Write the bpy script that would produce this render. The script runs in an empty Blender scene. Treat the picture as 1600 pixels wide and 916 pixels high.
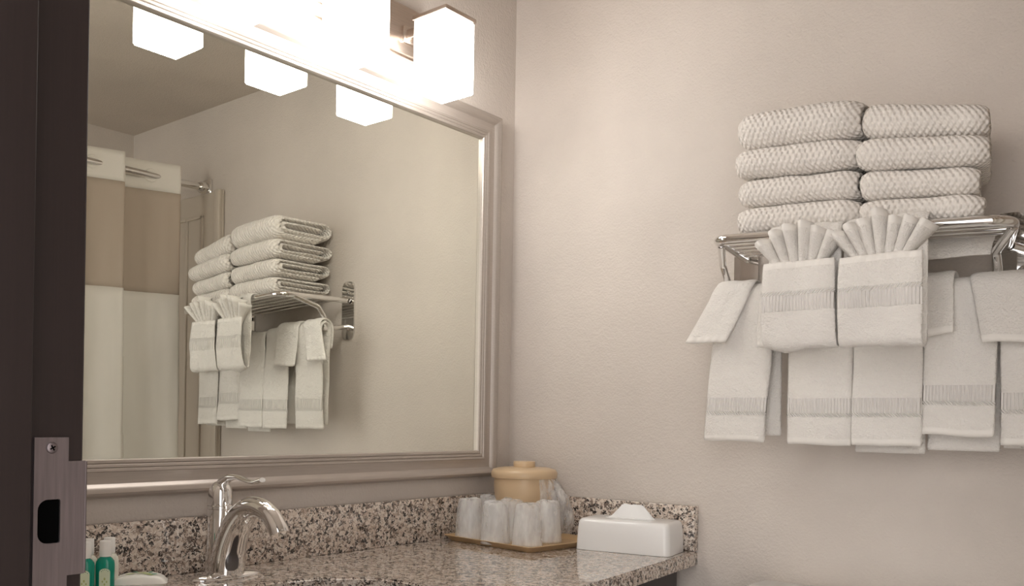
import bpy, bmesh, math, random
from mathutils import Vector, Matrix, noise
random.seed(7)
S = bpy.context.scene
COL = S.collection
PI = math.pi

# ------------------------------------------------------------------ camera
YAW, ROLL, FPX, PX, PY = 0.702, 0.0166, 1425.08, 738.1, 656.0
cd = bpy.data.cameras.new('camera'); cam = bpy.data.objects.new('camera', cd); COL.objects.link(cam)
r0 = Vector((math.cos(YAW), math.sin(YAW), 0)); u0 = Vector((0, 0, 1)); f0 = Vector((-math.sin(YAW), math.cos(YAW), 0))
R = r0*math.cos(ROLL) + u0*math.sin(ROLL); U = -r0*math.sin(ROLL) + u0*math.cos(ROLL)
m = Matrix((R, U, -f0)).transposed().to_4x4(); m.translation = Vector((1.4613, -1.8791, 0.2839))
cam.matrix_world = m
cd.sensor_width = 36.0; cd.lens = FPX*36/1600; cd.shift_x = (800-PX)/1600; cd.shift_y = (PY-458)/1600
cd.clip_start = 0.02; cd.clip_end = 50
S.camera = cam

# ------------------------------------------------------------------ light outside the doorway (bedroom) and exposure
W = bpy.data.worlds.new('world'); S.world = W; W.use_nodes = True
W.node_tree.nodes['Background'].inputs[0].default_value = (1.0, 0.96, 0.93, 1)
W.node_tree.nodes['Background'].inputs[1].default_value = 1.4
LAMP = 7.3
S.view_settings.view_transform = 'Standard'; S.view_settings.look = 'None'
S.view_settings.exposure = 1.05; S.view_settings.gamma = 1.0; S.view_settings.use_curve_mapping = False
S.cycles.max_bounces = 10; S.cycles.diffuse_bounces = 5; S.cycles.glossy_bounces = 6; S.cycles.transmission_bounces = 8
S.cycles.transparent_max_bounces = 12
S.cycles.caustics_reflective = True; S.cycles.blur_glossy = 0.5; S.cycles.sample_clamp_indirect = 15.0
S.cycles.use_denoising = True

# ------------------------------------------------------------------ materials
def mat(name, col, rough=.5, metal=0.0, **kw):
    M = bpy.data.materials.new(name); M.use_nodes = True
    b = M.node_tree.nodes['Principled BSDF']
    b.inputs['Base Color'].default_value = (*col, 1); b.inputs['Roughness'].default_value = rough; b.inputs['Metallic'].default_value = metal
    for k, v in kw.items(): b.inputs[k.replace('_', ' ')].default_value = v
    return M
def nd(M, typ, **props):
    n = M.node_tree.nodes.new(typ)
    for k, v in props.items(): setattr(n, k, v)
    return n
def lk(M, a, b): M.node_tree.links.new(a, b)
def bsdf(M): return M.node_tree.nodes['Principled BSDF']
def math_n(M, op, a, b=None, c=None):
    n = nd(M, 'ShaderNodeMath', operation=op)
    for i, v in enumerate((a, b, c)):
        if v is None: continue
        if isinstance(v, (int, float)): n.inputs[i].default_value = v
        else: lk(M, v, n.inputs[i])
    return n.outputs[0]
def add_bump(M, h, strength=.5, dist=.002):
    b = nd(M, 'ShaderNodeBump'); b.inputs['Strength'].default_value = strength; b.inputs['Distance'].default_value = dist
    lk(M, h, b.inputs['Height']); lk(M, b.outputs[0], bsdf(M).inputs['Normal'])
def noise_n(M, scale, detail=2, rough=.5, co='Object', dist=0):
    t = nd(M, 'ShaderNodeTexCoord'); n = nd(M, 'ShaderNodeTexNoise')
    n.inputs['Scale'].default_value = scale; n.inputs['Detail'].default_value = detail; n.inputs['Roughness'].default_value = rough
    n.inputs['Distortion'].default_value = dist
    lk(M, t.outputs[co], n.inputs['Vector']); return n.outputs[0]
def ramp(M, src, stops):
    r = nd(M, 'ShaderNodeValToRGB'); e = r.color_ramp.elements
    while len(e) < len(stops): e.new(.5)
    for i, (p, c) in enumerate(stops): e[i].position = p; e[i].color = (*c, 1)
    lk(M, src, r.inputs[0]); return r.outputs[0]

def wall_mat(name, c):
    M = mat(name, c, .62)
    big = noise_n(M, 2.2, 4, .6)
    lk(M, ramp(M, big, [(.3, tuple(x*.91 for x in c)), (.7, tuple(min(1, x*1.05) for x in c))]), bsdf(M).inputs['Base Color'])
    h = math_n(M, 'ADD', math_n(M, 'MULTIPLY', noise_n(M, 190, 3, .55), 1.0), math_n(M, 'MULTIPLY', noise_n(M, 70, 2, .5), .7))
    add_bump(M, h, .6, .0028)
    return M
WALL = wall_mat('wall_paint', (.645, .588, .54))
CEIL = wall_mat('ceiling_paint', (.56, .50, .44))
FLOOR = mat('floor_tile', (.36, .31, .27), .35)

def granite():
    M = mat('granite', (.5, .45, .4), .10); bsdf(M).inputs['Coat Weight'].default_value = .4; bsdf(M).inputs['Coat Roughness'].default_value = .04
    t = nd(M, 'ShaderNodeTexCoord')
    def vor(s, rnd=1.0):
        v = nd(M, 'ShaderNodeTexVoronoi'); v.inputs['Scale'].default_value = s; v.inputs['Randomness'].default_value = rnd
        w = nd(M, 'ShaderNodeTexNoise'); w.inputs['Scale'].default_value = s*.9; w.inputs['Detail'].default_value = 3
        a = nd(M, 'ShaderNodeVectorMath', operation='MULTIPLY_ADD'); lk(M, w.outputs['Color'], a.inputs[0]); a.inputs[1].default_value = (.018,)*3
        lk(M, t.outputs['Object'], w.inputs['Vector']); lk(M, t.outputs['Object'], a.inputs[2]); lk(M, a.outputs[0], v.inputs['Vector'])
        s_ = nd(M, 'ShaderNodeSeparateColor'); lk(M, v.outputs['Color'], s_.inputs[0]); return s_.outputs[0], s_.outputs[1]
    a1, a2 = vor(150)
    c1 = ramp(M, a1, [(0, (.03, .027, .027)), (.11, (.04, .034, .032)), (.14, (.15, .115, .10)), (.34, (.30, .235, .195)), (.50, (.53, .425, .35)), (.78, (.70, .60, .52)), (1, (.78, .71, .64))])
    b1, b2 = vor(260)
    mx = nd(M, 'ShaderNodeMix', data_type='RGBA'); lk(M, math_n(M, 'GREATER_THAN', b1, .84), mx.inputs[0])
    lk(M, c1, mx.inputs[6]); mx.inputs[7].default_value = (.05, .043, .042, 1)
    mx2 = nd(M, 'ShaderNodeMix', data_type='RGBA'); lk(M, math_n(M, 'GREATER_THAN', b2, .80), mx2.inputs[0])
    lk(M, mx.outputs[2], mx2.inputs[6]); mx2.inputs[7].default_value = (.78, .71, .64, 1)
    lk(M, mx2.outputs[2], bsdf(M).inputs['Base Color'])
    return M
GRANITE = granite()

def brushed(name, c, rough, metal, scale=(4, 4, 220), k=.14):
    M = mat(name, c, rough, metal)
    t = nd(M, 'ShaderNodeTexCoord'); mp = nd(M, 'ShaderNodeMapping'); mp.inputs['Scale'].default_value = scale
    n = nd(M, 'ShaderNodeTexNoise'); n.inputs['Scale'].default_value = 6; n.inputs['Detail'].default_value = 3
    lk(M, t.outputs['Object'], mp.inputs[0]); lk(M, mp.outputs[0], n.inputs['Vector'])
    lk(M, ramp(M, n.outputs[0], [(.3, tuple(x*(1-k) for x in c)), (.7, tuple(x*(1+k*.7) for x in c))]), bsdf(M).inputs['Base Color'])
    return M
FRAME = brushed('frame_silver_wood', (.47, .42, .38), .34, .5, (60, 3, 60), .05)
NICKEL = brushed('brushed_nickel', (.58, .50, .44), .28, 1.0)
CHROME = mat('chrome', (.80, .79, .78), .05, 1.0)
STEEL = brushed('satin_steel', (.23, .195, .20), .42, .9, (3, 60, 3))
MIRROR = mat('mirror_glass', (.86, .87, .80), .0, 1.0)
LIP = mat('frame_lip', (.62, .57, .52), .3, .5)
def shade_mat():
    M = mat('opal_glass', (.9, .9, .9), .25)
    bsdf(M).inputs['Emission Color'].default_value = (1, .965, .92, 1)
    t = nd(M, 'ShaderNodeTexCoord'); sx = nd(M, 'ShaderNodeSeparateXYZ'); lk(M, t.outputs['Generated'], sx.inputs[0])
    mr = nd(M, 'ShaderNodeMapRange', interpolation_type='SMOOTHSTEP')      # the bulb sits low in the shade, the glass dims towards the cap
    for i_, v_ in ((1, .45), (2, 1.0), (3, LAMP*1.1), (4, LAMP*.25)): mr.inputs[i_].default_value = v_
    lk(M, sx.outputs[2], mr.inputs[0]); lk(M, mr.outputs[0], bsdf(M).inputs['Emission Strength'])
    return M
SHADE = shade_mat()
JAMB = brushed('dark_stained_wood', (.017, .010, .0098), .45, 0, (90, 90, 2))
CAB = mat('dark_cabinet', (.03, .022, .022), .4)
PORC = mat('porcelain', (.85, .84, .82), .12)
BLACK = mat('black_void', (.002, .002, .002), .9); bsdf(BLACK).inputs['Specular IOR Level'].default_value = 0

def cloth(name, c, kind):
    M = mat(name, c, .9); B = bsdf(M)
    B.inputs['Sheen Weight'].default_value = .25; B.inputs['Sheen Roughness'].default_value = .5
    t = nd(M, 'ShaderNodeTexCoord'); s = nd(M, 'ShaderNodeSeparateXYZ'); lk(M, t.outputs['UV'], s.inputs[0])
    u, v = s.outputs[0], s.outputs[1]
    terry = math_n(M, 'ADD', noise_n(M, 300, 3, .65), math_n(M, 'MULTIPLY', noise_n(M, 60, 3, .55), 1.6))
    if kind == 'knit':
        k1, k2 = 2*PI/.0105, 2*PI/.0150
        a = math_n(M, 'MULTIPLY', u, k1/1.0); b = math_n(M, 'MULTIPLY', v, k2)
        w = math_n(M, 'MULTIPLY', noise_n(M, 30, 1), 2.2)
        p = math_n(M, 'SINE', math_n(M, 'ADD', a, w)); q = math_n(M, 'SINE', math_n(M, 'ADD', b, w))
        h = math_n(M, 'ADD', math_n(M, 'MULTIPLY', p, q), math_n(M, 'MULTIPLY', noise_n(M, 500, 2), .5))
        add_bump(M, h, .9, .0024)
    else:
        rib = math_n(M, 'SINE', math_n(M, 'MULTIPLY', u, 2*PI/.0056))
        if kind == 'plain': rib = math_n(M, 'MULTIPLY', rib, 0.0)
        lo_, hi_ = (.060, .088) if kind == 'terry' else (9.0, 9.1)
        band = math_n(M, 'MULTIPLY', math_n(M, 'GREATER_THAN', v, lo_), math_n(M, 'LESS_THAN', v, hi_))
        herr = math_n(M, 'SINE', math_n(M, 'MULTIPLY', math_n(M, 'ADD', u, v), 2*PI/.005))
        band2 = math_n(M, 'MULTIPLY', math_n(M, 'GREATER_THAN', v, lo_-.007), math_n(M, 'LESS_THAN', v, lo_))
        hem = math_n(M, 'LESS_THAN', v, .012)
        flat = math_n(M, 'ADD', math_n(M, 'ADD', band, band2), hem)
        body = math_n(M, 'MULTIPLY', math_n(M, 'SUBTRACT', 1.0, flat), math_n(M, 'ADD', math_n(M, 'MULTIPLY', terry, 1.0), -.2))
        h = math_n(M, 'ADD', math_n(M, 'ADD', math_n(M, 'MULTIPLY', rib, math_n(M, 'MULTIPLY', band, .42)), math_n(M, 'MULTIPLY', herr, math_n(M, 'MULTIPLY', band2, .35))), body)
        hemr = math_n(M, 'MULTIPLY', hem, math_n(M, 'ADD', .6, math_n(M, 'MULTIPLY', math_n(M, 'SINE', math_n(M, 'MULTIPLY', u, 2*PI/.017)), .2)))
        add_bump(M, math_n(M, 'ADD', h, hemr), 1.0, .0030)
    return M
KNIT = cloth('knit_towel', (.85, .805, .755), 'knit')
TERRY = cloth('terry_towel', (.86, .83, .79), 'terry')
PLAIN = cloth('terry_washcloth', (.86, .83, .79), 'plain')

# ------------------------------------------------------------------ mesh helpers
def link(o, parent=None):
    COL.objects.link(o)
    if parent is not None: o.parent = parent
    return o
def mesh_obj(name, verts, faces, material, parent=None, uv=None, smooth=True, loc=None):
    me = bpy.data.meshes.new(name); me.from_pydata([tuple(v) for v in verts], [], faces); me.validate(); me.update()
    bm = bmesh.new(); bm.from_mesh(me); bmesh.ops.recalc_face_normals(bm, faces=bm.faces); bm.to_mesh(me); bm.free()
    if smooth:
        for p in me.polygons: p.use_smooth = True
    if uv is not None:
        L = me.uv_layers.new(name='UVMap')
        for lp in me.loops: L.data[lp.index].uv = uv[lp.vertex_index]
    if material: me.materials.append(material)
    o = bpy.data.objects.new(name, me); link(o, parent)
    if loc: o.location = loc
    return o
def bm_obj(name, bm, material, parent=None, smooth=False, loc=None):
    bmesh.ops.recalc_face_normals(bm, faces=bm.faces)
    me = bpy.data.meshes.new(name); bm.to_mesh(me); bm.free()
    if smooth:
        for p in me.polygons: p.use_smooth = True
    if material: me.materials.append(material)
    o = bpy.data.objects.new(name, me); link(o, parent)
    if loc: o.location = loc
    return o
def auto(o, ang=40):
    me = o.data
    for p in me.polygons: p.use_smooth = True
    bm = bmesh.new(); bm.from_mesh(me)
    for e in bm.edges: e.smooth = not (len(e.link_faces) == 2 and e.calc_face_angle(0) > math.radians(ang))
    bm.to_mesh(me); bm.free(); return o
def box(name, lo, hi, material, parent=None, bevel=0, seg=2):
    bm = bmesh.new(); bmesh.ops.create_cube(bm, size=1)
    for v in bm.verts: v.co = Vector([lo[i] + (v.co[i]+.5)*(hi[i]-lo[i]) for i in range(3)])
    if bevel: bmesh.ops.bevel(bm, geom=bm.edges[:], offset=bevel, segments=seg, profile=.5, affect='EDGES')
    o = bm_obj(name, bm, material, parent)
    if bevel: auto(o, 50)
    return o
def prism(name, poly, z0, z1, material, parent=None, bevel=0, axis='z'):
    bm = bmesh.new()
    def P(a, b, c): return {'z': (a, b, c), 'x': (c, a, b), 'y': (a, c, b)}[axis]
    lo = [bm.verts.new(P(a, b, z0)) for a, b in poly]; hi = [bm.verts.new(P(a, b, z1)) for a, b in poly]
    bm.faces.new(lo); bm.faces.new(hi); n = len(poly)
    for i in range(n): bm.faces.new((lo[i], lo[(i+1) % n], hi[(i+1) % n], hi[i]))
    if bevel: bmesh.ops.bevel(bm, geom=[e for e in bm.edges if e.calc_face_angle(0) > .4], offset=bevel, segments=2, affect='EDGES')
    return auto(bm_obj(name, bm, material, parent), 40)
def lathe(name, prof, material, parent=None, n=40, loc=(0, 0, 0), cap=True):
    V, F = [], []
    for r, z in prof:
        for k in range(n): V.append((r*math.cos(2*PI*k/n), r*math.sin(2*PI*k/n), z))
    for i in range(len(prof)-1):
        for k in range(n): F.append((i*n+k, i*n+(k+1) % n, (i+1)*n+(k+1) % n, (i+1)*n+k))
    if cap:
        F.append(tuple(range(n))[::-1]); F.append(tuple((len(prof)-1)*n+k for k in range(n)))
    o = mesh_obj(name, V, F, material, parent, loc=loc); return auto(o, 50)
def resample(pts, ds):
    P = [Vector(p) for p in pts]; out = [P[0]]; acc = 0
    for a, b in zip(P, P[1:]):
        L = (b-a).length
        if L < 1e-9: continue
        while acc + L >= ds:
            t = (ds-acc)/L; a = a.lerp(b, t); L = (b-a).length; out.append(a.copy()); acc = 0
        acc += L
    if (out[-1]-P[-1]).length > ds*.3: out.append(P[-1])
    else: out[-1] = P[-1]
    return out
def fillet(pts, r, n=7):
    P = [Vector(p) for p in pts]; out = [P[0]]
    for i in range(1, len(P)-1):
        a, b, c = P[i-1], P[i], P[i+1]; rr = r[i] if isinstance(r, (list, tuple)) else r
        d1 = (a-b).normalized(); d2 = (c-b).normalized(); ang = d1.angle(d2)
        if ang > PI-.02 or rr == 0: out.append(b); continue
        t = min(rr/math.tan(ang/2), (a-b).length*.49, (c-b).length*.49); rr2 = t*math.tan(ang/2)
        ctr = b + (d1+d2).normalized()*(rr2/math.sin(ang/2)); s, e = b+d1*t-ctr, b+d2*t-ctr
        for k in range(n+1): out.append(ctr + s.slerp(e, k/n, s).normalized()*rr2 if s.length > 1e-9 else b)
    out.append(P[-1]); return out
def tube(name, pts, rad, material, parent=None, n=14, closed=False):
    P = [Vector(p) for p in pts]; V, F = [], []; N = len(P)
    rads = rad if isinstance(rad, (list, tuple)) else [rad]*N
    T = []
    for i in range(N):
        a = P[i-1] if (i or closed) else P[i]; b = P[(i+1) % N] if (i < N-1 or closed) else P[i]
        T.append((b-a).normalized())
    up = Vector((0, 0, 1)) if abs(T[0].z) < .9 else Vector((1, 0, 0))
    nrm = (up - T[0]*up.dot(T[0])).normalized()
    for i in range(N):
        nrm = (nrm - T[i]*nrm.dot(T[i])).normalized(); bn = T[i].cross(nrm)
        rr = rads[i]; rx, ry = rr if isinstance(rr, tuple) else (rr, rr)
        for k in range(n): V.append(P[i] + nrm*math.cos(2*PI*k/n)*rx + bn*math.sin(2*PI*k/n)*ry)
    for i in range(N if closed else N-1):
        j = (i+1) % N
        for k in range(n): F.append((i*n+k, i*n+(k+1) % n, j*n+(k+1) % n, j*n+k))
    if not closed: F.append(tuple(range(n))[::-1]); F.append(tuple((N-1)*n+k for k in range(n)))
    return auto(mesh_obj(name, V, F, material, parent), 60)
def tag(o, label, cat, group=None, kind=None):
    o['label'] = label; o['category'] = cat
    if group: o['group'] = group
    if kind: o['kind'] = kind
    return o
def empty(name, loc, label=None, cat=None, group=None):
    o = bpy.data.objects.new(name, None); o.location = loc; link(o); o.empty_display_size = .05
    if label: tag(o, label, cat, group)
    return o
def struct(o): o['kind'] = 'structure'; return o
def keep(root):           # meshes built in world coordinates, parented to an Empty standing elsewhere
    bpy.context.view_layer.update()
    for c in root.children:
        c.matrix_parent_inverse = Matrix.Translation(-Vector(root.location))

# cloth slab swept along a (y, z) path; x across
def slab(name, path, width, thick, xc, material, parent=None, ds=.006, nx=14, lateral=None, wob=.0, seed=0, wscale=14, twist=None, wfun=None):
    P = resample([(0, p[0], p[1]) for p in path], ds); N = len(P)
    V, UV, F = [], [], []; s = 0
    ring = 2*(nx+1) + 2
    tot = sum((P[i+1]-P[i]).length for i in range(N-1))
    for i in range(N):
        a = P[max(0, i-1)]; b = P[min(N-1, i+1)]; T = (b-a).normalized(); n = Vector((0, -T.z, T.y))
        if i: s += (P[i]-P[i-1]).length
        w = width*(wfun(s, tot) if wfun else 1)*(1+.035*noise.noise(Vector((s*13, seed*1.7, .3)))); th = thick*(.55 if i in (0, N-1) else 1)
        lx = lateral(s, tot) if lateral else 0
        row = []
        for j in range(nx+1):
            u = -w/2 + w*j/nx; row.append((u, 1, j))
        offs = []
        def pt(u, side):
            d = wob*noise.noise(Vector((u*wscale+seed*7.3, s*wscale*.45+seed*3.1, seed))) + wob*.5*noise.noise(Vector((u*wscale*3+seed, s*wscale+5, 2.0+seed)))
            e = 1-.55*(abs(2*u/w))**10
            q = P[i] + n*(side*th/2*e + d); q = q.copy(); q.x = xc + u + lx
            if twist: q.z += twist(u, s, tot)
            if s < .08: q.z += (1-s/.08)*(.0035*noise.noise(Vector((u*16, seed*2.3, 1.1))) - .004*(2*u/w)**4*(.5 if wob < .006 else 1)*0)
            return q
        for j in range(nx+1):
            u = -w/2+w*j/nx; V.append(pt(u, 1)); UV.append((u, s))
        e_ = P[i].copy(); q = pt(w/2, 0); q.x += th*.28; V.append(q); UV.append((w/2+th*.3, s))
        for j in range(nx, -1, -1):
            u = -w/2+w*j/nx; V.append(pt(u, -1)); UV.append((u, s))
        q = pt(-w/2, 0); q.x -= th*.28; V.append(q); UV.append((-w/2-th*.3, s))
    for i in range(N-1):
        for k in range(ring): F.append((i*ring+k, i*ring+(k+1) % ring, (i+1)*ring+(k+1) % ring, (i+1)*ring+k))
    def cap(b):
        for j in range(nx): 
            F.append((b+j, b+j+1, b+2*nx+2-j-0, b+2*nx+2-j+1) if False else (b+j, b+j+1, b+2*nx+1-j, b+2*nx+2-j))
        F.append((b+nx, b+nx+1, b+nx+2)); F.append((b, b+2*nx+2, b+2*nx+3))
    cap(0); cap((N-1)*ring)
    return mesh_obj(name, V, F, material, parent, uv=UV)

# ------------------------------------------------------------------ the room
FZ, CZ, RX, NY = -.85, 1.385, 1.918, -1.53
struct(box('wall_left', (-.12, NY-.12, FZ), (0, .0, CZ), WALL))
struct(box('wall_back', (-.12, 0, FZ), (RX+.12, .12, CZ), WALL))
struct(box('wall_right', (RX, NY-.12, FZ), (RX+.12, 0, CZ), WALL))
struct(box('ceiling', (-.12, NY-.12, CZ), (RX+.12, .12, CZ+.1), CEIL))
struct(box('floor', (-.12, -3.2, FZ-.1), (RX+.12, .12, FZ), FLOOR))
wf = struct(bpy.data.objects.new('wall_front', None)); link(wf)
box('wall_panel', (0, NY-.12, FZ), (.765, NY, CZ), WALL, wf)
box('wall_panel', (1.885, NY-.12, FZ), (RX, NY, CZ), WALL, wf)
box('wall_panel', (.765, NY-.12, 1.28), (1.885, NY, CZ), WALL, wf)
# door frame with stop and strike plate
JX, JY = .80, -1.546
d1 = struct(bpy.data.objects.new('door_1', None)); link(d1); d1['label'] = 'dark stained wooden door frame at the left edge of the picture'
box('jamb', (.765, -1.76, FZ), (JX, JY, 1.22), JAMB, d1, .0026)
box('jamb', (1.85, -1.76, FZ), (1.885, JY, 1.22), JAMB, d1, .0018)
box('head_jamb', (.765, -1.76, 1.22), (1.885, JY, 1.28), JAMB, d1, .0018)
box('door_stop', (JX, -1.745, FZ), (JX+.014, -1.5905, 1.22), JAMB, d1, .0012)
box('door_stop', (1.836, -1.745, FZ), (1.85, -1.592, 1.22), JAMB, d1, .0012)

# ------------------------------------------------------------------ strike plate (lies in the plane x = JX)
sp = empty('strike_plate', (JX, -1.565, .206), 'satin steel strike plate screwed to the dark door frame', 'strike plate')
def arc(cx, cy, r, a0, a1, n=8): return [(cx+r*math.cos(a0+(a1-a0)*k/n), cy+r*math.sin(a0+(a1-a0)*k/n)) for k in range(n+1)]
zt, zb = .266, .146
outer = [(-1.5835, zb), (-1.5585, zb), (-1.5585, .1645), (-1.5455, .1645), (-1.5455, .2485), (-1.5585, .2485), (-1.5585, zt), (-1.5835, zt)]
hole = arc(-1.573, .2135, .0075, PI/2, PI, 6) + arc(-1.573, .1965, .0075, PI, 1.5*PI, 6) + arc(-1.5655, .1905, .0015, -PI/2, 0, 3) + arc(-1.5655, .2195, .0015, 0, PI/2, 3)
bm = bmesh.new()
vo = [bm.verts.new((JX+.0022, a, b)) for a, b in outer]; vh = [bm.verts.new((JX+.0022, a, b)) for a, b in hole]
eo = [bm.edges.new((vo[i], vo[(i+1) % len(vo)])) for i in range(len(vo))]; eh = [bm.edges.new((vh[i], vh[(i+1) % len(vh)])) for i in range(len(vh))]
bmesh.ops.triangle_fill(bm, edges=eo+eh, use_beauty=True)
ex = bmesh.ops.extrude_face_region(bm, geom=bm.faces[:])
for v in [g for g in ex['geom'] if isinstance(g, bmesh.types.BMVert)]: v.co.x -= .0024
bm_obj('plate', bm, STEEL, sp)
# curled lip that runs past the jamb edge
tube('lip', [(JX+.001, -1.5452, .1650), (JX+.001, -1.5452, .2480)], .0014, STEEL, sp, 8)
prism('latch_hole', [(a*.98-1.57*.02, b*.98+.2*.02) for a, b in hole], JX+.0001, JX+.0005, BLACK, sp, axis='x')
for zz in (.2585, .1535):
    s_ = lathe('screw', [(.0043, .0), (.0041, .0008), (.0030, .0015), (.0, .0018)], STEEL, sp, 20, cap=False)
    s_.data.transform(Matrix.Translation((JX+.0021, -1.571, zz)) @ Matrix.Rotation(PI/2, 4, 'Y'))
    for k in (0, 1):
        c_ = box('slot', (-.0003, -.0021, -.00045), (.0003, .0021, .00045), BLACK, s_)
        c_.data.transform(Matrix.Translation((JX+.0038, -1.571, zz)) @ Matrix.Rotation(.5+k*PI/2, 4, 'X'))
keep(sp)

# ------------------------------------------------------------------ mirror
MY1, MZ0, MZ1, MY0 = -.1435, .2075, .9824, -1.30
FT = .0665
fm = empty('framed_mirror', (0, (MY0+MY1)/2, MZ0-FT), 'large wall mirror in a wide silver moulded frame', 'mirror')
box('mirror_glass', (.001, MY0-.01, MZ0-.01), (.006, MY1+.01, MZ1+.01), MIRROR, fm)
# profile: (distance outward from the glass edge, height off the wall)
prof = [(0, .001), (0, .013), (.0015, .0155), (.006, .0165), (.0075, .0150), (.009, .0165), (.013, .0178), (.0145, .0162), (.016, .0178), (.020, .0192), (.0215, .0176),
        (.024, .0176), (.036, .0155), (.041, .0165), (.046, .0215), (.051, .0260), (.0555, .0275), (.060, .0262), (.0635, .0215), (.0655, .014), (.0665, .006), (.0665, .001)]
def rail(y0, z0, y1, z1, oy, oz, m0, m1):
    # from corner (y0,z0) to (y1,z1) along the glass edge; (oy,oz) outward; m0/m1 sign of mitre growth at each end along the rail
    V, F = [], []; d = Vector((0, y1-y0, z1-z0)).normalized()
    for (k, (py_, pz_)) in ((0, (y0, z0)), (1, (y1, z1))):
        for o_, h_ in prof:
            e = (-m0 if k == 0 else m1)*o_
            V.append((h_, py_+oy*o_+d.y*e, pz_+oz*o_+d.z*e))
    n = len(prof)
    for i in range(n-1): F.append((i, i+1, n+i+1, n+i))
    F.append(tuple(range(n))); F.append(tuple(range(n, 2*n)))
    return auto(mesh_obj('frame_rail', V, F, FRAME, fm), 25)
rail(MY0, MZ1, MY1, MZ1, 0, 1, 1, 1); rail(MY0, MZ0, MY1, MZ0, 0, -1, 1, 1)
rail(MY1, MZ0, MY1, MZ1, 1, 0, 1, 1); rail(MY0, MZ0, MY0, MZ1, -1, 0, 1, 1)
keep(fm)

# ------------------------------------------------------------------ vanity light
LX0, LX1, LZ, LY, LS, LH = .083, .1776, .9875, -.4684, .2549, .1556
LW = LX1-LX0
vl = empty('vanity_light', (0, LY-LS+LW/2, 1.1), 'brushed nickel three-lamp vanity light with square opal glass shades above the mirror', 'wall light')
box('back_plate', (.0, LY-2*LS-.02, 1.098), (.022, LY+LW+.01, 1.205), NICKEL, vl, .002)
box('plate_rim', (.0, LY-2*LS-.024, 1.094), (.012, LY+LW+.014, 1.099), NICKEL, vl, .001)
for k in range(3):
    y = LY+(k-2)*LS
    bm = bmesh.new(); bmesh.ops.create_cube(bm, size=1)
    for v in bm.verts: v.co = Vector((LX0+(v.co.x+.5)*LW, y+(v.co.y+.5)*LW, LZ+(v.co.z+.5)*LH))
    bmesh.ops.bevel(bm, geom=bm.edges[:], offset=.003, segments=2, affect='EDGES')
    sh = auto(bm_obj('glass_shade', bm, SHADE, vl), 50); sh['label'] = 'glowing white opal glass shade'
    cp = box('shade_cap', (LX0-.002, y-.002, LZ+LH), (LX1+.002, y+LW+.002, LZ+LH+.009), NICKEL, vl, .001)
    box('arm', (.018, y+LW/2-.011, LZ+LH-.014), (LX0+.01, y+LW/2+.011, LZ+LH+.007), NICKEL, vl, .002)
    box('arm_collar', (.020, y+LW/2-.019, LZ+LH-.022), (.028, y+LW/2+.019, LZ+LH+.015), NICKEL, vl, .002)
keep(vl)

# ------------------------------------------------------------------ vanity top, sink and cabinet
edge = [(.536, -.0), (.545, -.06), (.553, -.14), (.566, -.26), (.580, -.38), (.594, -.52), (.603, -.66), (.607, -.80), (.607, -1.06), (.60, -1.25), (.59, NY)]
SKC, SKA, SKB = (.345, -.925), .150, .185
vt = empty('granite_countertop', (.3, -.75, -.03), 'polished speckled brown granite vanity top with backsplash', 'countertop')
poly = [(.0, 0), (.0, NY)] + edge[::-1]
bm = bmesh.new()
vo = [bm.verts.new((a, b, 0)) for a, b in poly]; NH = 56
vh = [bm.verts.new((SKC[0]+SKA*math.cos(2*PI*k/NH), SKC[1]+SKB*math.sin(2*PI*k/NH), 0)) for k in range(NH)]
eo = [bm.edges.new((vo[i], vo[(i+1) % len(vo)])) for i in range(len(vo))]; eh = [bm.edges.new((vh[i], vh[(i+1) % NH])) for i in range(NH)]
bmesh.ops.triangle_fill(bm, edges=eo+eh, use_beauty=True)
ex = bmesh.ops.extrude_face_region(bm, geom=bm.faces[:])
for v in [g for g in ex['geom'] if isinstance(g, bmesh.types.BMVert)]: v.co.z -= .03
bmesh.ops.recalc_face_normals(bm, faces=bm.faces)
be = [e for e in bm.edges if len(e.link_faces) == 2 and e.calc_face_angle(0) > 1.2 and all(abs(v.co.z) < 1e-5 for v in e.verts)]
bmesh.ops.bevel(bm, geom=be, offset=.004, segments=3, affect='EDGES')
auto(bm_obj('slab', bm, GRANITE, vt), 40)
box('backsplash', (.0, NY, .0003), (.02, 0, .1), GRANITE, vt, .0015)
box('backsplash', (.0203, -.02, .0003), (.537, 0, .1), GRANITE, vt, .0015)
pr = [(1.0, -.031), (1.03, -.031), (1.02, -.045), (.97, -.09), (.85, -.135), (.6, -.16), (.25, -.17), (.0, -.172)]
V, F = [], []
for q, z in pr:
    for k in range(NH): V.append((SKC[0]+SKA*q*math.cos(2*PI*k/NH), SKC[1]+SKB*q*math.sin(2*PI*k/NH), z))
for i in range(len(pr)-1):
    for k in range(NH): F.append((i*NH+k, i*NH+(k+1) % NH, (i+1)*NH+(k+1) % NH, (i+1)*NH+k))
sk = mesh_obj('sink_basin', V, F, PORC, vt); sk['label'] = 'white undermount sink basin'
keep(vt)
vc = empty('vanity_cabinet', (.27, -.75, FZ), 'dark brown vanity cabinet under the granite top', 'cabinet')
prism('cabinet_body', [(.02, -.03), (.02, NY+.01)] + [(a-.035, max(b, NY+.01) if i else -.03) for i, (a, b) in enumerate(edge)][::-1], FZ, -.032, CAB, vc, .002)
keep(vc)

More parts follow.
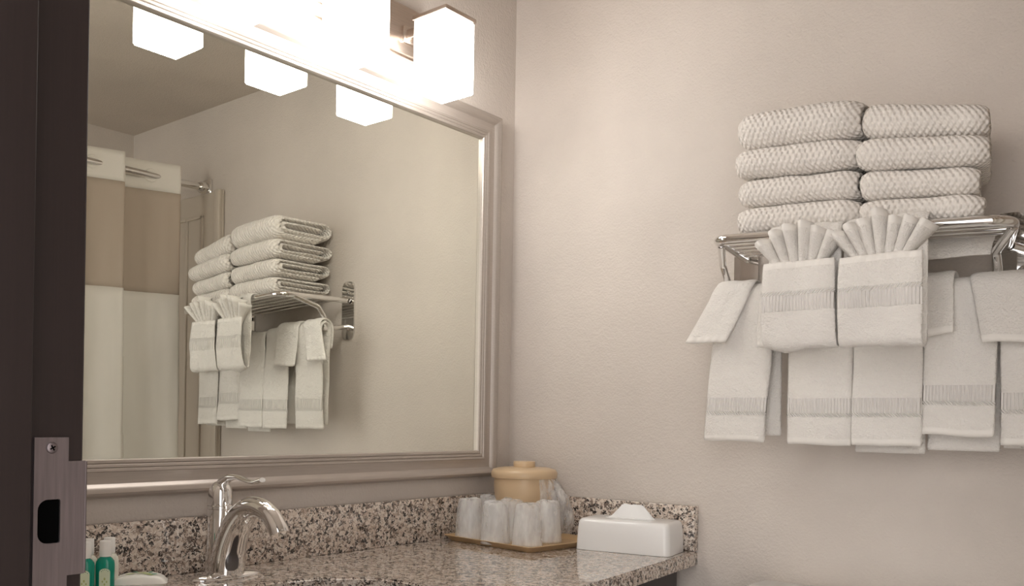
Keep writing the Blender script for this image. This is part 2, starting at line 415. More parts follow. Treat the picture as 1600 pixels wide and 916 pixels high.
# ------------------------------------------------------------------ faucet (spout and lever point into the sink)
fx, fy = .088, -.930
fa = empty('faucet', (fx, fy, 0), 'polished chrome single-lever basin faucet with high curved spout', 'faucet')
V, F = [], []
nk = 40
for q, z in [(1.0, 0), (1.0, .002), (.93, .006), (.75, .010), (.5, .013), (.0, .014)]:
    for k in range(nk):
        a = 2*PI*k/nk; V.append((fx+.008+.032*q*math.cos(a), fy+.074*q*math.sin(a), z))
for i in range(5):
    for k in range(nk): F.append((i*nk+k, i*nk+(k+1) % nk, (i+1)*nk+(k+1) % nk, (i+1)*nk+k))
F.append(tuple(range(nk)))
mesh_obj('base_plate', V, F, CHROME, fa)
lathe('body', [(.026, .006), (.0245, .03), (.0225, .07), (.0215, .118), (.0228, .119), (.0228, .124), (.0215, .125)], CHROME, fa, 32, (fx-.012, fy, 0))
lathe('handle_hub', [(.0212, .125), (.022, .137), (.0205, .150), (.0165, .160), (.010, .166), (.0, .168)], CHROME, fa, 32, (fx-.012, fy, 0), cap=False)
lp = [(fx-.022, fy, .150), (fx-.006, fy, .166), (fx+.016, fy, .176), (fx+.040, fy, .177), (fx+.064, fy, .172), (fx+.086, fy, .170), (fx+.100, fy, .174), (fx+.108, fy, .176)]
lp = resample(fillet(lp, .03, 5), .004)
tube('lever', lp, [(max(.0035, .010-.012*i/len(lp)), .0115-.005*i/len(lp)) if i < len(lp)-4 else (.0042, .0065) for i in range(len(lp))], CHROME, fa, 16)
ctrl = [(fx+.010, fy, .004), (fx+.017, fy, .05), (fx+.038, fy, .094), (fx+.068, fy, .123), (fx+.100, fy, .129), (fx+.130, fy, .119), (fx+.151, fy, .099), (fx+.158, fy, .088)]
def crom(P, n=8):
    P = [Vector(p) for p in P]; Q = [2*P[0]-P[1]] + P + [2*P[-1]-P[-2]]; out = []
    for i in range(1, len(Q)-2):
        for k in range(n):
            t = k/n; a, b, c, d = Q[i-1:i+3]
            out.append(.5*((2*b)+(c-a)*t+(2*a-5*b+4*c-d)*t*t+(3*b-a-3*c+d)*t**3))
    out.append(P[-1]); return out
cp = crom(ctrl); n_ = len(cp)
tube('spout', cp, [(.030-.0150*min(1, i/n_*1.5), .033-.0155*min(1, i/n_*1.4)) for i in range(n_)], CHROME, fa, 24)
keep(fa)

# ------------------------------------------------------------------ toiletries
GREEN = mat('green_liquid', (.01, .42, .30), .12, 0, Transmission_Weight=.35, IOR=1.4)
CREAM = mat('cream_plastic', (.80, .78, .68), .3)
CAPW = mat('cap_white', (.86, .85, .82), .35)
LABEL = mat('label_paper', (.72, .80, .60), .6)
MARK = mat('label_ink', (.10, .30, .20), .6)
DARKM = mat('label_dark', (.02, .05, .03), .6)
LEAF = mat('label_leaf', (.45, .52, .20), .6)
def bottle(x, y, rz, body_mat, label, labelled):
    e = empty('toiletry_bottle', (x, y, 0.0005), label, 'bottle', 'small toiletry bottles beside the faucet'); e.rotation_euler = (0, 0, rz)
    n = 28; V, F = [], []
    pr = [(.0, .0, 0), (.0125, .0095, 0), (.0138, .0105, .002), (.014, .0108, .05), (.0132, .0102, .056), (.0100, .0085, .0605), (.0072, .0072, .0625), (.0072, .0072, .066)]
    for a_, b_, z in pr:
        for k in range(n):
            a = 2*PI*k/n; c, s = math.cos(a), math.sin(a); c = math.copysign(abs(c)**.7, c); s = math.copysign(abs(s)**.7, s); V.append((a_*s, -b_*c, z))
    for i in range(len(pr)-1):
        for k in range(n): F.append((i*n+k, i*n+(k+1) % n, (i+1)*n+(k+1) % n, (i+1)*n+k))
    F.append(tuple((len(pr)-1)*n+k for k in range(n)))
    auto(mesh_obj('bottle_body', V, F, body_mat, e), 45)
    lathe('cap', [(.0088, .0635), (.0088, .0865), (.0082, .0875), (.0, .0875)], CAPW, e, 24, cap=False)
    if labelled:
        # label with an arched top on the front face
        yv = -.0112; w_, z0, z1 = .0078, .007, .040
        pts = [(-w_, z0), (w_, z0), (w_, z1)] + [(w_*math.cos(a), z1+.006*math.sin(a)) for a in [PI*k/8 for k in range(1, 8)]] + [(-w_, z1)]
        lb = prism('label', pts, yv, yv+.0009, LABEL, e, axis='y')
        prism('label_emblem', [(-.0036, .0085), (.0036, .0085), (.0036, .0135), (-.0036, .0135)], yv-.0003, yv, DARKM, lb, axis='y')
        for q in range(5):
            a = PI*(.2+.15*q); prism('label_letter', [(c*.8 + .0058*math.cos(a), d*.9+.0385+.0055*math.sin(a)) for c, d in ((-.0006, -.0009), (.0006, -.0009), (.0006, .0009), (-.0006, .0009))], yv-.0003, yv, MARK, lb, axis='y')
        for sx_, sz_, r_ in ((0, .030, .0022), (-.003, .026, .0018), (.003, .0255, .0018), (0, .0215, .002)):
            prism('label_leaf', [(sx_+r_*.6*math.cos(2*PI*k/8), sz_+r_*math.sin(2*PI*k/8)) for k in range(8)], yv-.0003, yv, LEAF, lb, axis='y')
        prism('label_line', [(-.004, .0165), (.004, .0165), (.004, .0172), (-.004, .0172)], yv-.0003, yv, MARK, lb, axis='y')
    return e
rzb = 1.02
bottle(.120, -1.199, rzb, GREEN, 'green toiletry bottle with pale label, nearest the door frame', True)
bottle(.123, -1.168, rzb, GREEN, 'green toiletry bottle with pale label, beside the wrapped soap', True)
bottle(.088, -1.178, rzb, CREAM, 'cream toiletry bottle behind the green bottle nearest the door frame', False)
bottle(.094, -1.146, rzb, CREAM, 'cream toiletry bottle behind the green bottle beside the soap', False)
SOAPM = mat('soap_wrap', (.84, .83, .78), .4)
sb = empty('wrapped_soap', (.112, -1.103, 0), 'white paper-wrapped soap bar with green leaf print by the bottles', 'soap'); sb.rotation_euler = (0, 0, 1.0)
V, F, nn = [], [], 14
for side in (1, -1):
    for i in range(nn+1):
        for j in range(nn+1):
            a, b = i/nn*2-1, j/nn*2-1
            h = .0140*((1-abs(a)**3)*(1-abs(b)**4))**.6 + .0012*noise.noise(Vector((a*3, b*3, side)))
            V.append((a*.042, b*.026*(1-.12*abs(a)**3), (.0145 + side*h)))
for sd in range(2):
    o_ = sd*(nn+1)**2
    for i in range(nn):
        for j in range(nn): q = o_+i*(nn+1)+j; F.append((q, q+1, q+nn+2, q+nn+1))
mesh_obj('wrapper', V, F, SOAPM, sb)
def soap_h(x, y):
    a, b = x/.042, y/.026
    return .0145 + .0140*(max(0, (1-abs(a)**3)*(1-abs(b)**4)))**.6 + .0016
for q, (a, b, an, L_) in enumerate([(.004, -.004, .4, .010), (.016, .002, 1.2, .008), (.012, -.012, -.5, .009), (-.008, .008, 2.1, .009), (-.014, -.008, .1, .008), (.022, -.010, .9, .007), (-.002, .014, -.2, .007)]):
    pt_ = [(L_*math.cos(t_), L_*.3*math.sin(t_)) for t_ in [2*PI*k/10 for k in range(10)]]
    pt_ = [(a+c*math.cos(an)-d*math.sin(an), b+c*math.sin(an)+d*math.cos(an)) for c, d in pt_]
    mesh_obj('leaf_print', [(c, d, soap_h(c, d)) for c, d in pt_], [tuple(range(10))], MARK if q % 2 else LEAF, sb)

# ------------------------------------------------------------------ tray, ice bucket, cups
TAN = mat('tan_plastic', (.64, .475, .30), .32)
TRAYM = mat('tray_plastic', (.52, .36, .20), .38)
def film(name, a0, a1, sc_):
    M = mat(name, (.95, .955, .96), .14)
    t = nd(M, 'ShaderNodeTexCoord'); mp = nd(M, 'ShaderNodeMapping'); mp.inputs['Scale'].default_value = (1, 1, .3)
    n = nd(M, 'ShaderNodeTexNoise'); n.inputs['Scale'].default_value = sc_; n.inputs['Detail'].default_value = 4; n.inputs['Roughness'].default_value = .6
    lk(M, t.outputs['Object'], mp.inputs[0]); lk(M, mp.outputs[0], n.inputs['Vector'])
    mr = nd(M, 'ShaderNodeMapRange'); lk(M, n.outputs[0], mr.inputs[0])
    for i_, v_ in ((1, .42), (2, .70), (3, a0), (4, a1)): mr.inputs[i_].default_value = v_
    lk(M, mr.outputs[0], bsdf(M).inputs['Alpha']); add_bump(M, n.outputs[0], .5, .004)
    return M
CUP = film('cup_wrap', .27, .52, 34)
CUPIN = film('clear_cup', .24, .34, 20)
BAG = film('clear_bag', .16, .62, 50)
ang = math.atan2(-.032, .276)
ux, uy = Vector((math.cos(ang), math.sin(ang), 0)), Vector((-math.sin(ang), math.cos(ang), 0))
T0 = Vector((.030, -.284, 0)); TL, TD = .278, .245
tr = empty('serving_tray', T0+ux*TL/2+uy*TD/2, 'tan rectangular plastic tray holding the cups and ice bucket', 'tray'); tr.rotation_euler = (0, 0, ang)
def rrect(hx, hy, r, n=5):
    return [p for (cx_, cy_, a0) in ((hx-r, hy-r, 0), (-hx+r, hy-r, PI/2), (-hx+r, -hy+r, PI), (hx-r, -hy+r, 1.5*PI)) for p in arc(cx_, cy_, r, a0, a0+PI/2, n)]
rings = [(TL/2-.012, TD/2-.012, .0), (TL/2-.010, TD/2-.010, .0), (TL/2, TD/2, .011), (TL/2+.003, TD/2+.003, .0125), (TL/2+.002, TD/2+.002, .0135), (TL/2-.003, TD/2-.003, .0125), (TL/2-.012, TD/2-.012, .0035)]
V, F = [], []; nr = 24
for hx_, hy_, z in rings: V += [(a, b, z+.0005) for a, b in rrect(hx_, hy_, .012)]
for i in range(len(rings)-1):
    for k in range(nr): F.append((i*nr+k, i*nr+(k+1) % nr, (i+1)*nr+(k+1) % nr, (i+1)*nr+k))
F.append(tuple(range(nr))); F.append(tuple((len(rings)-1)*nr+k for k in range(nr)))
auto(mesh_obj('tray_dish', V, F, TRAYM, tr), 35)
TZ = .0045
ib = empty('ice_bucket', (.128, -.104, TZ), 'tan plastic ice bucket with knobbed lid and clear liner bag', 'ice bucket')
lathe('bucket', [(.050, 0), (.056, .002), (.062, .03), (.069, .08), (.0735, .12), (.0735, .146), (.068, .146), (.06, .02), (.0, .02)], TAN, ib, 48, cap=False)
ld = lathe('lid', [(.0735, .140), (.079, .141), (.0805, .146), (.0805, .154), (.076, .161), (.062, .165), (.030, .167), (.0, .167)], TAN, ib, 48, cap=False)
lathe('knob', [(.026, .165), (.0265, .170), (.0265, .179), (.0255, .1805), (.0, .181)], TAN, ld, 36, cap=False)
V, F = [], []; na, nz = 22, 18
for i in range(na+1):
    a = -.45 + 1.80*i/na
    for j in range(nz+1):
        t_ = j/nz; z = .142 - .128*t_
        r_ = .0745 + .050*math.sin(t_*PI*.70)**.8*math.exp(-((a-.30)/.50)**2) + .007*noise.noise(Vector((a*6, t_*2, 1)))+.003*noise.noise(Vector((a*16, t_*4, 4)))
        r_ = min(r_, .080/math.sin(a)) if a > .4 else r_
        a2 = a + .12*t_*noise.noise(Vector((a*4, t_*3, 8)))
        V.append((r_*math.cos(a2), r_*math.sin(a2), z))
for i in range(na):
    for j in range(nz): q = i*(nz+1)+j; F.append((q, q+1, q+nz+2, q+nz+1))
bg = mesh_obj('liner_bag', V, F, BAG, ib); bg['label'] = 'crumpled clear plastic liner bag'
def cup_mesh(seed):
    V, F = [], []; n = 36
    pr = [(.0335, .0, 0), (.0352, .001, .2), (.0350, .006, .3), (.0345, .007, .5), (.033, .03, 1), (.031, .06, 1), (.0288, .084, .8), (.027, .0905, .9), (.0235, .0935, 1.2), (.014, .0945, 1.6), (.0, .095, 1)]
    for r_, z, w in pr:
        for k in range(n):
            a = 2*PI*k/n; d = w*.0013*noise.noise(Vector((math.cos(a)*3+seed*5, math.sin(a)*3, z*38+seed))) + w*.0007*noise.noise(Vector((math.cos(a)*9+seed, math.sin(a)*9, z*60)))
            V.append(((r_+d)*math.cos(a), (r_+d)*math.sin(a), z + (d*2.5 if z > .09 else 0)))
    for i in range(len(pr)-1):
        for k in range(n): F.append((i*n+k, i*n+(k+1) % n, (i+1)*n+(k+1) % n, (i+1)*n+k))
    return V, F
cups = [((.078, -.247), 'plastic-wrapped upturned cup at the left end of the tray'),
        ((.062, -.150), 'wrapped upturned cup against the backsplash, left of the ice bucket'),
        ((.170, -.266), 'plastic-wrapped upturned cup, second from left in the front row'),
        ((.245, -.245), 'wrapped upturned cup at the front corner of the tray'),
        ((.160, -.192), 'wrapped upturned cup standing right in front of the ice bucket'),
        ((.236, -.158), 'wrapped upturned cup nearest the white tissue box')]
for i, ((x, y), lab) in enumerate(cups):
    e = empty('wrapped_cup', (x, y, TZ+.0003), lab, 'cup', 'wrapped cups on the tray'); e.rotation_euler = (0, 0, i*1.1)
    V, F = cup_mesh(i+1); mesh_obj('wrapper', V, F, CUP, e)
    lathe('cup', [(.0325, .002), (.0322, .004), (.0315, .006), (.0262, .085), (.025, .0875), (.0, .0875)], CUPIN, e, 28, cap=False)

# ------------------------------------------------------------------ tissue box cover
WHITEP = mat('white_plastic', (.86, .86, .86), .16)
TISS = mat('tissue', (.88, .88, .88), .85)
ta = math.atan2(.040, .212)
tb = empty('tissue_box', (.424, -.104, .0006), 'white plastic tissue box cover with a tissue showing', 'tissue box'); tb.rotation_euler = (0, 0, ta)
BLn, BDp, BH = .214, .118, .068
lay = [(1.0, 0, .0), (1.0, .001, .0), (.985, .04, .0), (.972, BH-.010, .0), (.955, BH-.004, .002), (.925, BH-.0005, .006), (.88, BH+.001, .01)]
V, F = [], []
for q, z, sh in lay: V += [(a, b, z) for a, b in rrect(BLn/2-(1-q)*.1, BDp/2-(1-q)*.1, .013)]
for i in range(len(lay)-1):
    for k in range(nr): F.append((i*nr+k, i*nr+(k+1) % nr, (i+1)*nr+(k+1) % nr, (i+1)*nr+k))
F.append(tuple((len(lay)-1)*nr+k for k in range(nr)))
auto(mesh_obj('cover', V, F, WHITEP, tb), 30)
prism('slot_rim', [(.058*math.cos(2*PI*k/24), .018*math.sin(2*PI*k/24)) for k in range(24)], BH+.0012, BH+.0026, WHITEP, tb, .0006)
V, F = [], []; na = 20
for sd in range(2):
    for i in range(na+1):
        for j in range(7):
            a = i/na*2-1; t_ = j/6
            hmax = .031*max(0.0, min(1.0, (1-abs(a))*1.9))
            V.append((a*.056*(1-.1*t_) + .006*t_, (sd*2-1)*(.010*(1-t_)*(1-.6*abs(a))+.001) + .004*math.sin(a*5+t_*2)*t_, BH+.002+hmax*t_ + .002*t_*noise.noise(Vector((a*4, t_, 3)))))
for sd in range(2):
    o_ = sd*(na+1)*7
    for i in range(na):
        for j in range(6): q = o_+i*7+j; F.append((q, q+1, q+8, q+7))
mesh_obj('tissue', V, F, TISS, tb)

# ------------------------------------------------------------------ towel rack
RX0, RX1, RD, RZ, TILT = .676, 1.182, .235, .640, -.050
WX = {RX0: .640, RX1: 1.135}      # wall mounts stand a little inside the flared shelf ends
def rz(x, z): return z + (x-RX0)*TILT
rk = empty('towel_rack', (.915, 0, .58), 'chrome hotel towel shelf with a lower towel bar, mounted on the wall', 'towel rack')
TR = .0085
pts = fillet([(WX[RX0], -.012, rz(RX0, RZ)), (RX0, -RD, rz(RX0, RZ)), (RX1, -RD, rz(RX1, RZ)), (WX[RX1], -.012, rz(RX1, RZ))], .034, 10)
tube('shelf_frame', pts, TR, CHROME, rk, 16)
for q in range(5):
    y = -.040 - q*.038
    t_ = -y/RD; xa, xb = WX[RX0]+(RX0-WX[RX0])*t_, WX[RX1]+(RX1-WX[RX1])*t_
    tube('shelf_rod', [(xa, y, rz(xa, RZ)-.001), (xb, y, rz(xb, RZ)-.001)], .0042, CHROME, rk, 10)
BY, BZ = -.100, .548
for x in (RX0, RX1):
    zc = rz(x, RZ); xf, x = x, WX[x]
    pl = [(x+.6*a, b) for a, b in [(p[0], p[1]) for p in rrect(.045, .088, .026)]]
    prism('wall_plate', [(a, zc-.030+b) for a, b in pl], -.005, -.0, CHROME, rk, .0012, axis='y')
    tube('side_arm', fillet([(x+(xf-x)*.8, -.19, zc-.004), (x, -.120, zc-.030), (x, BY+.004, rz(x, BZ)+.03), (x, BY+.004, rz(x, BZ)-.004)], .02, 6), .0072, CHROME, rk, 12)
    tube('bar_arm', fillet([(x, -.004, rz(x, BZ)+.012), (x, -.05, rz(x, BZ)+.004), (x, BY, rz(x, BZ))], .02, 6), .0075, CHROME, rk, 12)
    for zz in (.035, -.035):
        b_ = lathe('screw', [(.0, 0), (.006, 0), (.005, .003), (.0, .004)], CHROME, rk, 14, cap=False); b_.rotation_euler = (PI/2, 0, 0); b_.location = (x, -.005, zc-.030+zz*1.6)
tube('towel_bar', [(WX[RX0]-.010, BY, rz(RX0, BZ)), (WX[RX1]+.075, BY, rz(RX1, BZ))], .0072, CHROME, rk, 14)
keep(rk)

# ------------------------------------------------------------------ folded bath towels on the shelf
def stadium_spiral(D, h, t):
    P = []
    R0 = (h-t)/2; z0 = t/2; yb, yf = -.018, -D+R0+t/2
    def semi(cy, cz, r, a0, a1, n=10): return [(cy+r*math.cos(a0+(a1-a0)*k/n), cz+r*math.sin(a0+(a1-a0)*k/n)) for k in range(n+1)]
    P += [(-.045, z0), (yf, z0)]
    P += semi(yf, z0+R0, R0, 1.5*PI, .5*PI)
    R1 = (h-2*t)/2; yb2 = -R1-.006
    P += [(yb2, h-t/2)]; P += semi(yb2, h-t/2-R1, R1, .5*PI, -.5*PI)
    R2 = max(.004, (h-3*t)/2); yf2 = -D+t*1.7+R2
    P += [(yf2, 1.5*t)]; P += semi(yf2, 1.5*t+R2, R2, 1.5*PI, .5*PI, 8)
    P += [(-.05, 1.5*t+2*R2), (-.035, 1.5*t+2*R2-.002)]
    return P
def bath_towel(x0, x1, z, h, D, yoff, seed, label, rot=0, taper=0.0, shear=0.0):
    # z: height above the shelf; the pile thins by `taper` towards its right end
    xm = (x0+x1)/2
    e = empty('folded_bath_towel', (xm, 0, rz(xm, base)+z), label, 'towel', 'bath towels folded on the shelf'); e.rotation_euler = (0, 0, rot)
    P = stadium_spiral(D, h, h*.235)
    o = slab('towel_fold', [(a+yoff, b) for a, b in P], x1-x0, h*.225, 0, KNIT, e, ds=.0065, nx=18, wob=.0038, seed=seed, wscale=9)
    for v in o.data.vertices:
        q = v.co.x/(x1-x0)+.5
        v.co.z = (z+v.co.z)*(1-taper*q) - z + v.co.x*TILT
        f = abs(2*q-1)**12
        v.co.y += .010*f*max(0, (-v.co.y-.12)/.12); v.co.z += (h*.5-(v.co.z-v.co.x*TILT))*.11*f
        v.co.x -= shear*(v.co.y+.235)*max(0, q) - .004*noise.noise(Vector((v.co.y*14, v.co.z*20, seed)))*abs(2*q-1)
    return e
rowsL = ['lowest', 'third from top', 'second from top', 'topmost']
base = RZ+TR+.001
hsL, hsR = [.051, .055, .056, .073], [.043, .053, .057, .066]
zl = zr = 0
jl = [(.714, .937, .228), (.718, .938, .222), (.711, .936, .230), (.714, .938, .225)]
jr = [(.9415, 1.138, .226), (.9425, 1.130, .232), (.9405, 1.146, .236), (.9435, 1.142, .222)]
for i in range(4):
    bath_towel(*jl[i][:2], zl, hsL[i]-.0006, jl[i][2], -.008-.003*(i % 2), 3+i, 'white knit folded bath towel, ' + rowsL[i] + ' in the left stack on the shelf', .006*(-1)**i, .02); zl += hsL[i]
    bt = bath_towel(*jr[i][:2], zr, hsR[i]-.0006, jr[i][2], -.008-.004*((i+1) % 2), 13+i, 'white knit folded bath towel, ' + rowsL[i] + ' in the right stack on the shelf', -.005*(-1)**i, .13, .20); zr += hsR[i]
    if i == 0:
        fl = slab('hanging_edge', [(-.075, -.0045), (-.100, -.010), (-.118, -.030), (-.124, -.050)], .125, .004, .03, PLAIN, bt, ds=.005, nx=14, wob=.004, seed=4, wfun=lambda s, t: 1-.06*s/t)

# ------------------------------------------------------------------ towels over the lower bar
def hung(name, xc, w, zf, zbk, off, th, label, group, seed, lat=None, wob=.006, wf_=None, twist=None, flare=0):
    # front bottom -> up -> over the bar -> down the back
    zc = rz(xc, BZ); r_ = .0085 + off + th/2
    P = [(BY-r_-flare-.006, zf), (BY-r_-flare*.5-.002, (zf+zc)/2), (BY-r_, zc-.01)]
    P += [(BY-r_*math.cos(PI*k/12), zc+r_*math.sin(PI*k/12)) for k in range(13)]
    P += [(BY+r_, zc-.02), (BY+r_*.9, zbk)]
    e = empty(name, (xc, BY, zc), label, 'towel', group)
    o = slab('towel_cloth', P, w, th, xc, PLAIN if 'wash' in name else TERRY, e, ds=.0062, nx=16, wob=wob, seed=seed, wscale=13, lateral=lat, wfun=wf_, twist=twist)
    o.matrix_parent_inverse = Matrix.Translation(-Vector(e.location))
    return e
G = 'hand towels over the lower bar'
HT = .0125
hand = [(.690, .122, .2490, .262, 'white hand towel hanging at the left end of the lower bar', 1, lambda s, t: -.020*(1-min(1, s/.30))),
        (.8390, .116, .2470, .262, 'white hand towel hanging second from the left on the lower bar', 2, lambda s, t: .002*(1-min(1, s/.30))),
        (.9600, .116, .2480, .235, 'white hand towel hanging in the middle below the right washcloth fan', 3, lambda s, t: .003*(1-min(1, s/.30))),
        (1.0830, .112, .2700, .243, 'white hand towel hanging second from the right on the lower bar', 4, lambda s, t: -.004*(1-min(1, s/.30))),
        (1.2010, .106, .2560, .25, 'white hand towel hanging at the right end of the lower bar', 5, lambda s, t: .0)]
for xc, w, zf, zbk, lab, sd, lat in hand:
    hung('hanging_hand_towel', xc, w, zf, zbk, 0.0, HT, lab, G, sd, lat)
# washcloths draped over the hand towels
G2 = 'washcloths draped over the lower bar'
WT = .008
hung('draped_washcloth', .668, .078, .450, .49, HT+.002, WT, 'white washcloth draped aslant at the left end of the lower bar', G2, 11, lambda s, t: -.052*(1-min(1, s/.12))**1.1, .003, lambda s, t: 1.0+.10*(1-min(1, s/.12)), flare=.012)
hung('draped_washcloth', .770, .100, .438, .47, HT+.0025, WT, 'white washcloth draped behind the left washcloth fan pocket', G2, 12, lambda s, t: .004, .003, flare=.006)
hung('draped_washcloth', 1.030, .078, .444, .47, HT+.002, WT, 'white washcloth draped beside the right washcloth fan pocket', G2, 13, lambda s, t: .006*(1-min(1, s/.12)), .003, twist=lambda u, s, t: .10*u*(1-min(1, s/.12)), flare=.008)
hung('draped_washcloth', 1.150, .104, .428, .46, HT+.002, WT, 'white washcloth draped aslant near the right end of the lower bar', G2, 14, lambda s, t: .030*(1-min(1, s/.12)), .003, lambda s, t: 1.0+.08*(1-min(1, s/.12)), flare=.014)

# ------------------------------------------------------------------ pockets with fanned washcloths over the shelf front
def pocket(xc, w, zbot, ztop, side, seed):
    zc = rz(xc, RZ); yb = -RD-TR
    e = empty('pocket_hand_towel', (xc, yb, zc), f'white hand towel folded into a pocket over the shelf front, {side} of two', 'towel', 'folded towel pockets on the shelf front')
    th = .0085
    y0 = yb-th/2-.0015; rr = .012
    P = [(y0-2*rr-.004, ztop), (y0-2*rr-.007, (zbot+ztop)/2), (y0-2*rr-.001, zbot+rr)]
    P += [(y0-rr-rr*math.cos(PI*k/8), zbot+rr-rr*math.sin(PI*k/8)) for k in range(1, 9)]
    P += [(y0, zc-.004)]
    P += [(yb+TR-(TR+th/2+.0015)*math.cos(PI/2*k/6), zc+(TR+th/2+.0015)*math.sin(PI/2*k/6)) for k in range(1, 7)]
    P += [(yb+TR+.012, zc+TR+th/2+.0015)]
    o = slab('towel_cloth', P, w, th, xc, TERRY, e, ds=.0058, nx=18, wob=.0075, seed=seed, wscale=18, wfun=lambda s, t: 1.0+.045*math.sin(min(1, s/(ztop-zbot))*PI*.55))
    o.matrix_parent_inverse = Matrix.Translation(-Vector(e.location))
    return y0-rr-.002
def fan(xc, y, ztop, half, Rr, n, side, seed, skew=0):
    e = empty('fanned_washcloth', (xc, y, ztop-.02), f'cream washcloth pleated into a fan in the {side} towel pocket', 'washcloth', 'washcloth fans in the towel pockets')
    V, UV, F = [], [], []; SP = 10; m_ = SP*n+1; nz = 8
    rnd = random.Random(seed)
    Lr = [Rr*(1+.10*rnd.uniform(-1, 1)-.20*abs((k+.5)/n*2-1)**2) for k in range(n+1)]; dj = [rnd.uniform(-1, 1) for k in range(n+1)]
    for i in range(m_):
        c = i/SP; k = min(n-1, int(c)); t_ = 2*i/(m_-1)-1; a = half*t_+skew
        ph = c-k                                     # one pleat: valley - ridge - valley
        wv = math.sin(PI*ph)**.7*2-1
        for j in range(nz):
            q = j/(nz-1); rr = -.024 + (Lr[k]+.024)*q
            up_ = max(0, rr)/Rr
            dep = -wv*(.007+.013*up_)*(1+.2*dj[k])
            sway = .004*dj[k]*up_
            V.append((xc+t_*.046+rr*math.sin(a)+sway, y+dep-.004-.010*up_, ztop+rr*math.cos(a)-.012*abs(t_)**2*up_ - .0012*up_*(1-math.sin(PI*ph)))); UV.append((i*.0045, (Lr[k]-rr)))
    for i in range(m_-1):
        for j in range(nz-1): k = i*nz+j; F.append((k, k+1, k+nz+1, k+nz))
    o = mesh_obj('pleated_cloth', V, F, PLAIN, e, uv=UV)
    o.matrix_parent_inverse = Matrix.Translation(-Vector(e.location))
    sl = o.modifiers.new('thickness', 'SOLIDIFY'); sl.thickness = .0050; sl.offset = 0
    return e
yp = pocket(.8560, .123, .421, .574, 'left', 21)
fan(.8530, yp, .574, .58, .063, 6, 'left', 5, -.03)
yp = pocket(.9930, .127, .420, .572, 'right', 22)
fan(.9910, yp, .572, .64, .070, 7, 'right', 9, .0)

# ------------------------------------------------------------------ toilet under the rack (only the tank lid shows)
to = empty('toilet', (.93, -.12, FZ), 'white porcelain toilet with tank lid below the towel rack', 'toilet')
box('tank', (.705, -.205, -.40), (1.125, -.015, -.0752), PORC, to, .02, 3)
box('tank_lid', (.690, -.225, -.075), (1.14, -.008, -.041), PORC, to, .012, 3)
V, F = [], []; nn = 32
for q, z, yo in [(.60, FZ, -.30), (.55, FZ+.12, -.32), (.75, FZ+.25, -.38), (1.0, FZ+.37, -.42), (1.0, FZ+.40, -.42), (.8, FZ+.40, -.42), (.6, FZ+.30, -.42), (.2, FZ+.22, -.40)]:
    for k in range(nn): V.append((.915+.18*q*math.cos(2*PI*k/nn), yo+.24*q*math.sin(2*PI*k/nn), z))
for i in range(7):
    for k in range(nn): F.append((i*nn+k, i*nn+(k+1) % nn, (i+1)*nn+(k+1) % nn, (i+1)*nn+k))
F.append(tuple(7*nn+k for k in range(nn))); mesh_obj('bowl', V, F, PORC, to)
box('pedestal', (.81, -.30, FZ), (1.02, -.03, -.40), PORC, to, .03, 3)
V = [(.915+.185*q*math.cos(2*PI*k/nn), -.42+.245*q*math.sin(2*PI*k/nn), z) for q, z in ((.62, FZ+.402), (1.0, FZ+.402), (1.0, FZ+.418), (.62, FZ+.418)) for k in range(nn)]
F = [(i*nn+k, i*nn+(k+1) % nn, ((i+1) % 4)*nn+(k+1) % nn, ((i+1) % 4)*nn+k) for i in range(4) for k in range(nn)]
mesh_obj('seat', V, F, PORC, to)
keep(to)

# ------------------------------------------------------------------ shower: surround panel, rod, curtain (seen in the mirror)
SURR = mat('surround_plastic', (.56, .50, .43), .3)
su = empty('shower_surround', (1.6, 0, FZ), 'beige moulded shower wall panel seen in the mirror behind the curtain', 'shower panel')
box('panel', (1.295, -.0125, FZ+.002), (RX-.002, -.0008, 1.078), SURR, su, .004)
box('panel_border', (1.295, -.026, FZ+.002), (1.325, -.011, 1.078), SURR, su, .004)
for x_ in (1.405, 1.50): box('panel_rib', (x_, -.020, FZ+.4), (x_+.012, -.011, 1.0), SURR, su, .003)
box('panel_rib', (1.405, -.020, .99), (1.80, -.011, 1.002), SURR, su, .003)
keep(su)
CRX, CRZ = 1.40, 1.097
rd_ = empty('shower_rod', (CRX, -.76, CRZ), 'chrome shower curtain rod with square wall flange, seen in the mirror', 'curtain rod')
tube('rod', [(CRX, -.004, CRZ), (CRX, NY+.004, CRZ)], .0125, CHROME, rd_, 18)
box('flange', (CRX-.030, -.012, CRZ-.030), (CRX+.030, -.0, CRZ+.030), CHROME, rd_, .004)
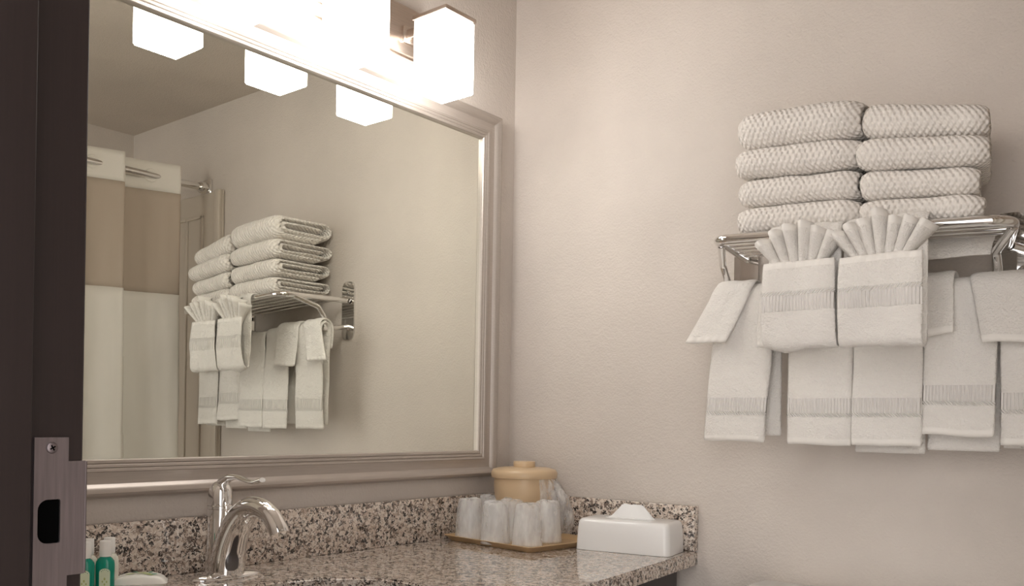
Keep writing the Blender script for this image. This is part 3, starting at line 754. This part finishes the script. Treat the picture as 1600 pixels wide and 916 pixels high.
lathe_o = lathe('flange_collar', [(.021, 0), (.021, .02), (.016, .03), (.0, .03)], CHROME, rd_, 24, cap=False); lathe_o.rotation_euler = (PI/2, 0, 0); lathe_o.location = (CRX, -.010, CRZ)
keep(rd_)
CW = mat('curtain_white', (.80, .765, .71), .75)
SHEER = mat('curtain_sheer', (.56, .47, .39), .8); bsdf(SHEER).inputs['Alpha'].default_value = .86
sc = empty('shower_curtain', (CRX, -.6, -.70), 'white hookless shower curtain with a sheer beige window, seen in the mirror', 'shower curtain')
Y0, LAM, AMP = -.102, .207, .030
def cx_(y, z):
    # hookless curtain: each panel slants from behind the rod to in front of it, then folds sharply back
    p = ((y+.314)/LAM) % 1.0
    w = 1-2*p/.88 if p < .88 else -math.cos(PI*(p-.88)/.12)
    d = 1.168-z
    soft = math.cos(PI*p*1.06+.05)
    k_ = min(1, d/1.1)
    return CRX + AMP*(w*(1-.6*k_)+soft*.8*k_) + .005*noise.noise(Vector((y*12, z*2.6, 1)))*min(1, d*2) + .004*noise.noise(Vector((y*30, z*6, 4)))*min(1, d*2)
def curtain_part(name, z1, z0, M, nzz, off=0):
    V, F = [], []; ny = 170
    for i in range(ny+1):
        for j in range(nzz+1):
            z = z1+(z0-z1)*j/nzz; y = Y0-.66*i/ny - .015*(1.17-z)
            V.append((cx_(y, z)+off, y, z))
    for i in range(ny):
        for j in range(nzz): q = i*(nzz+1)+j; F.append((q, q+1, q+nzz+2, q+nzz+1))
    o = mesh_obj(name, V, F, M, sc); s_ = o.modifiers.new('thickness', 'SOLIDIFY'); s_.thickness = .0016; return o
curtain_part('header', 1.146, 1.047, CW, 6, -.001)
curtain_part('sheer_window', 1.049, .695, SHEER, 14)
curtain_part('lower_panel', .698, -.72, CW, 44, -.001)
k = 0
while True:
    y = -.314 + .44*LAM - k*LAM; k += 1
    if y < Y0-.64: break
    # the rod passes through a ring wherever the folds cross it
    rg = tube('grommet_ring', [(CRX-.26*.020*math.cos(2*PI*q/20), y+.020*math.cos(2*PI*q/20), CRZ+.020*math.sin(2*PI*q/20)) for q in range(20)], .0048, CW, sc, 8, closed=True)
keep(sc)
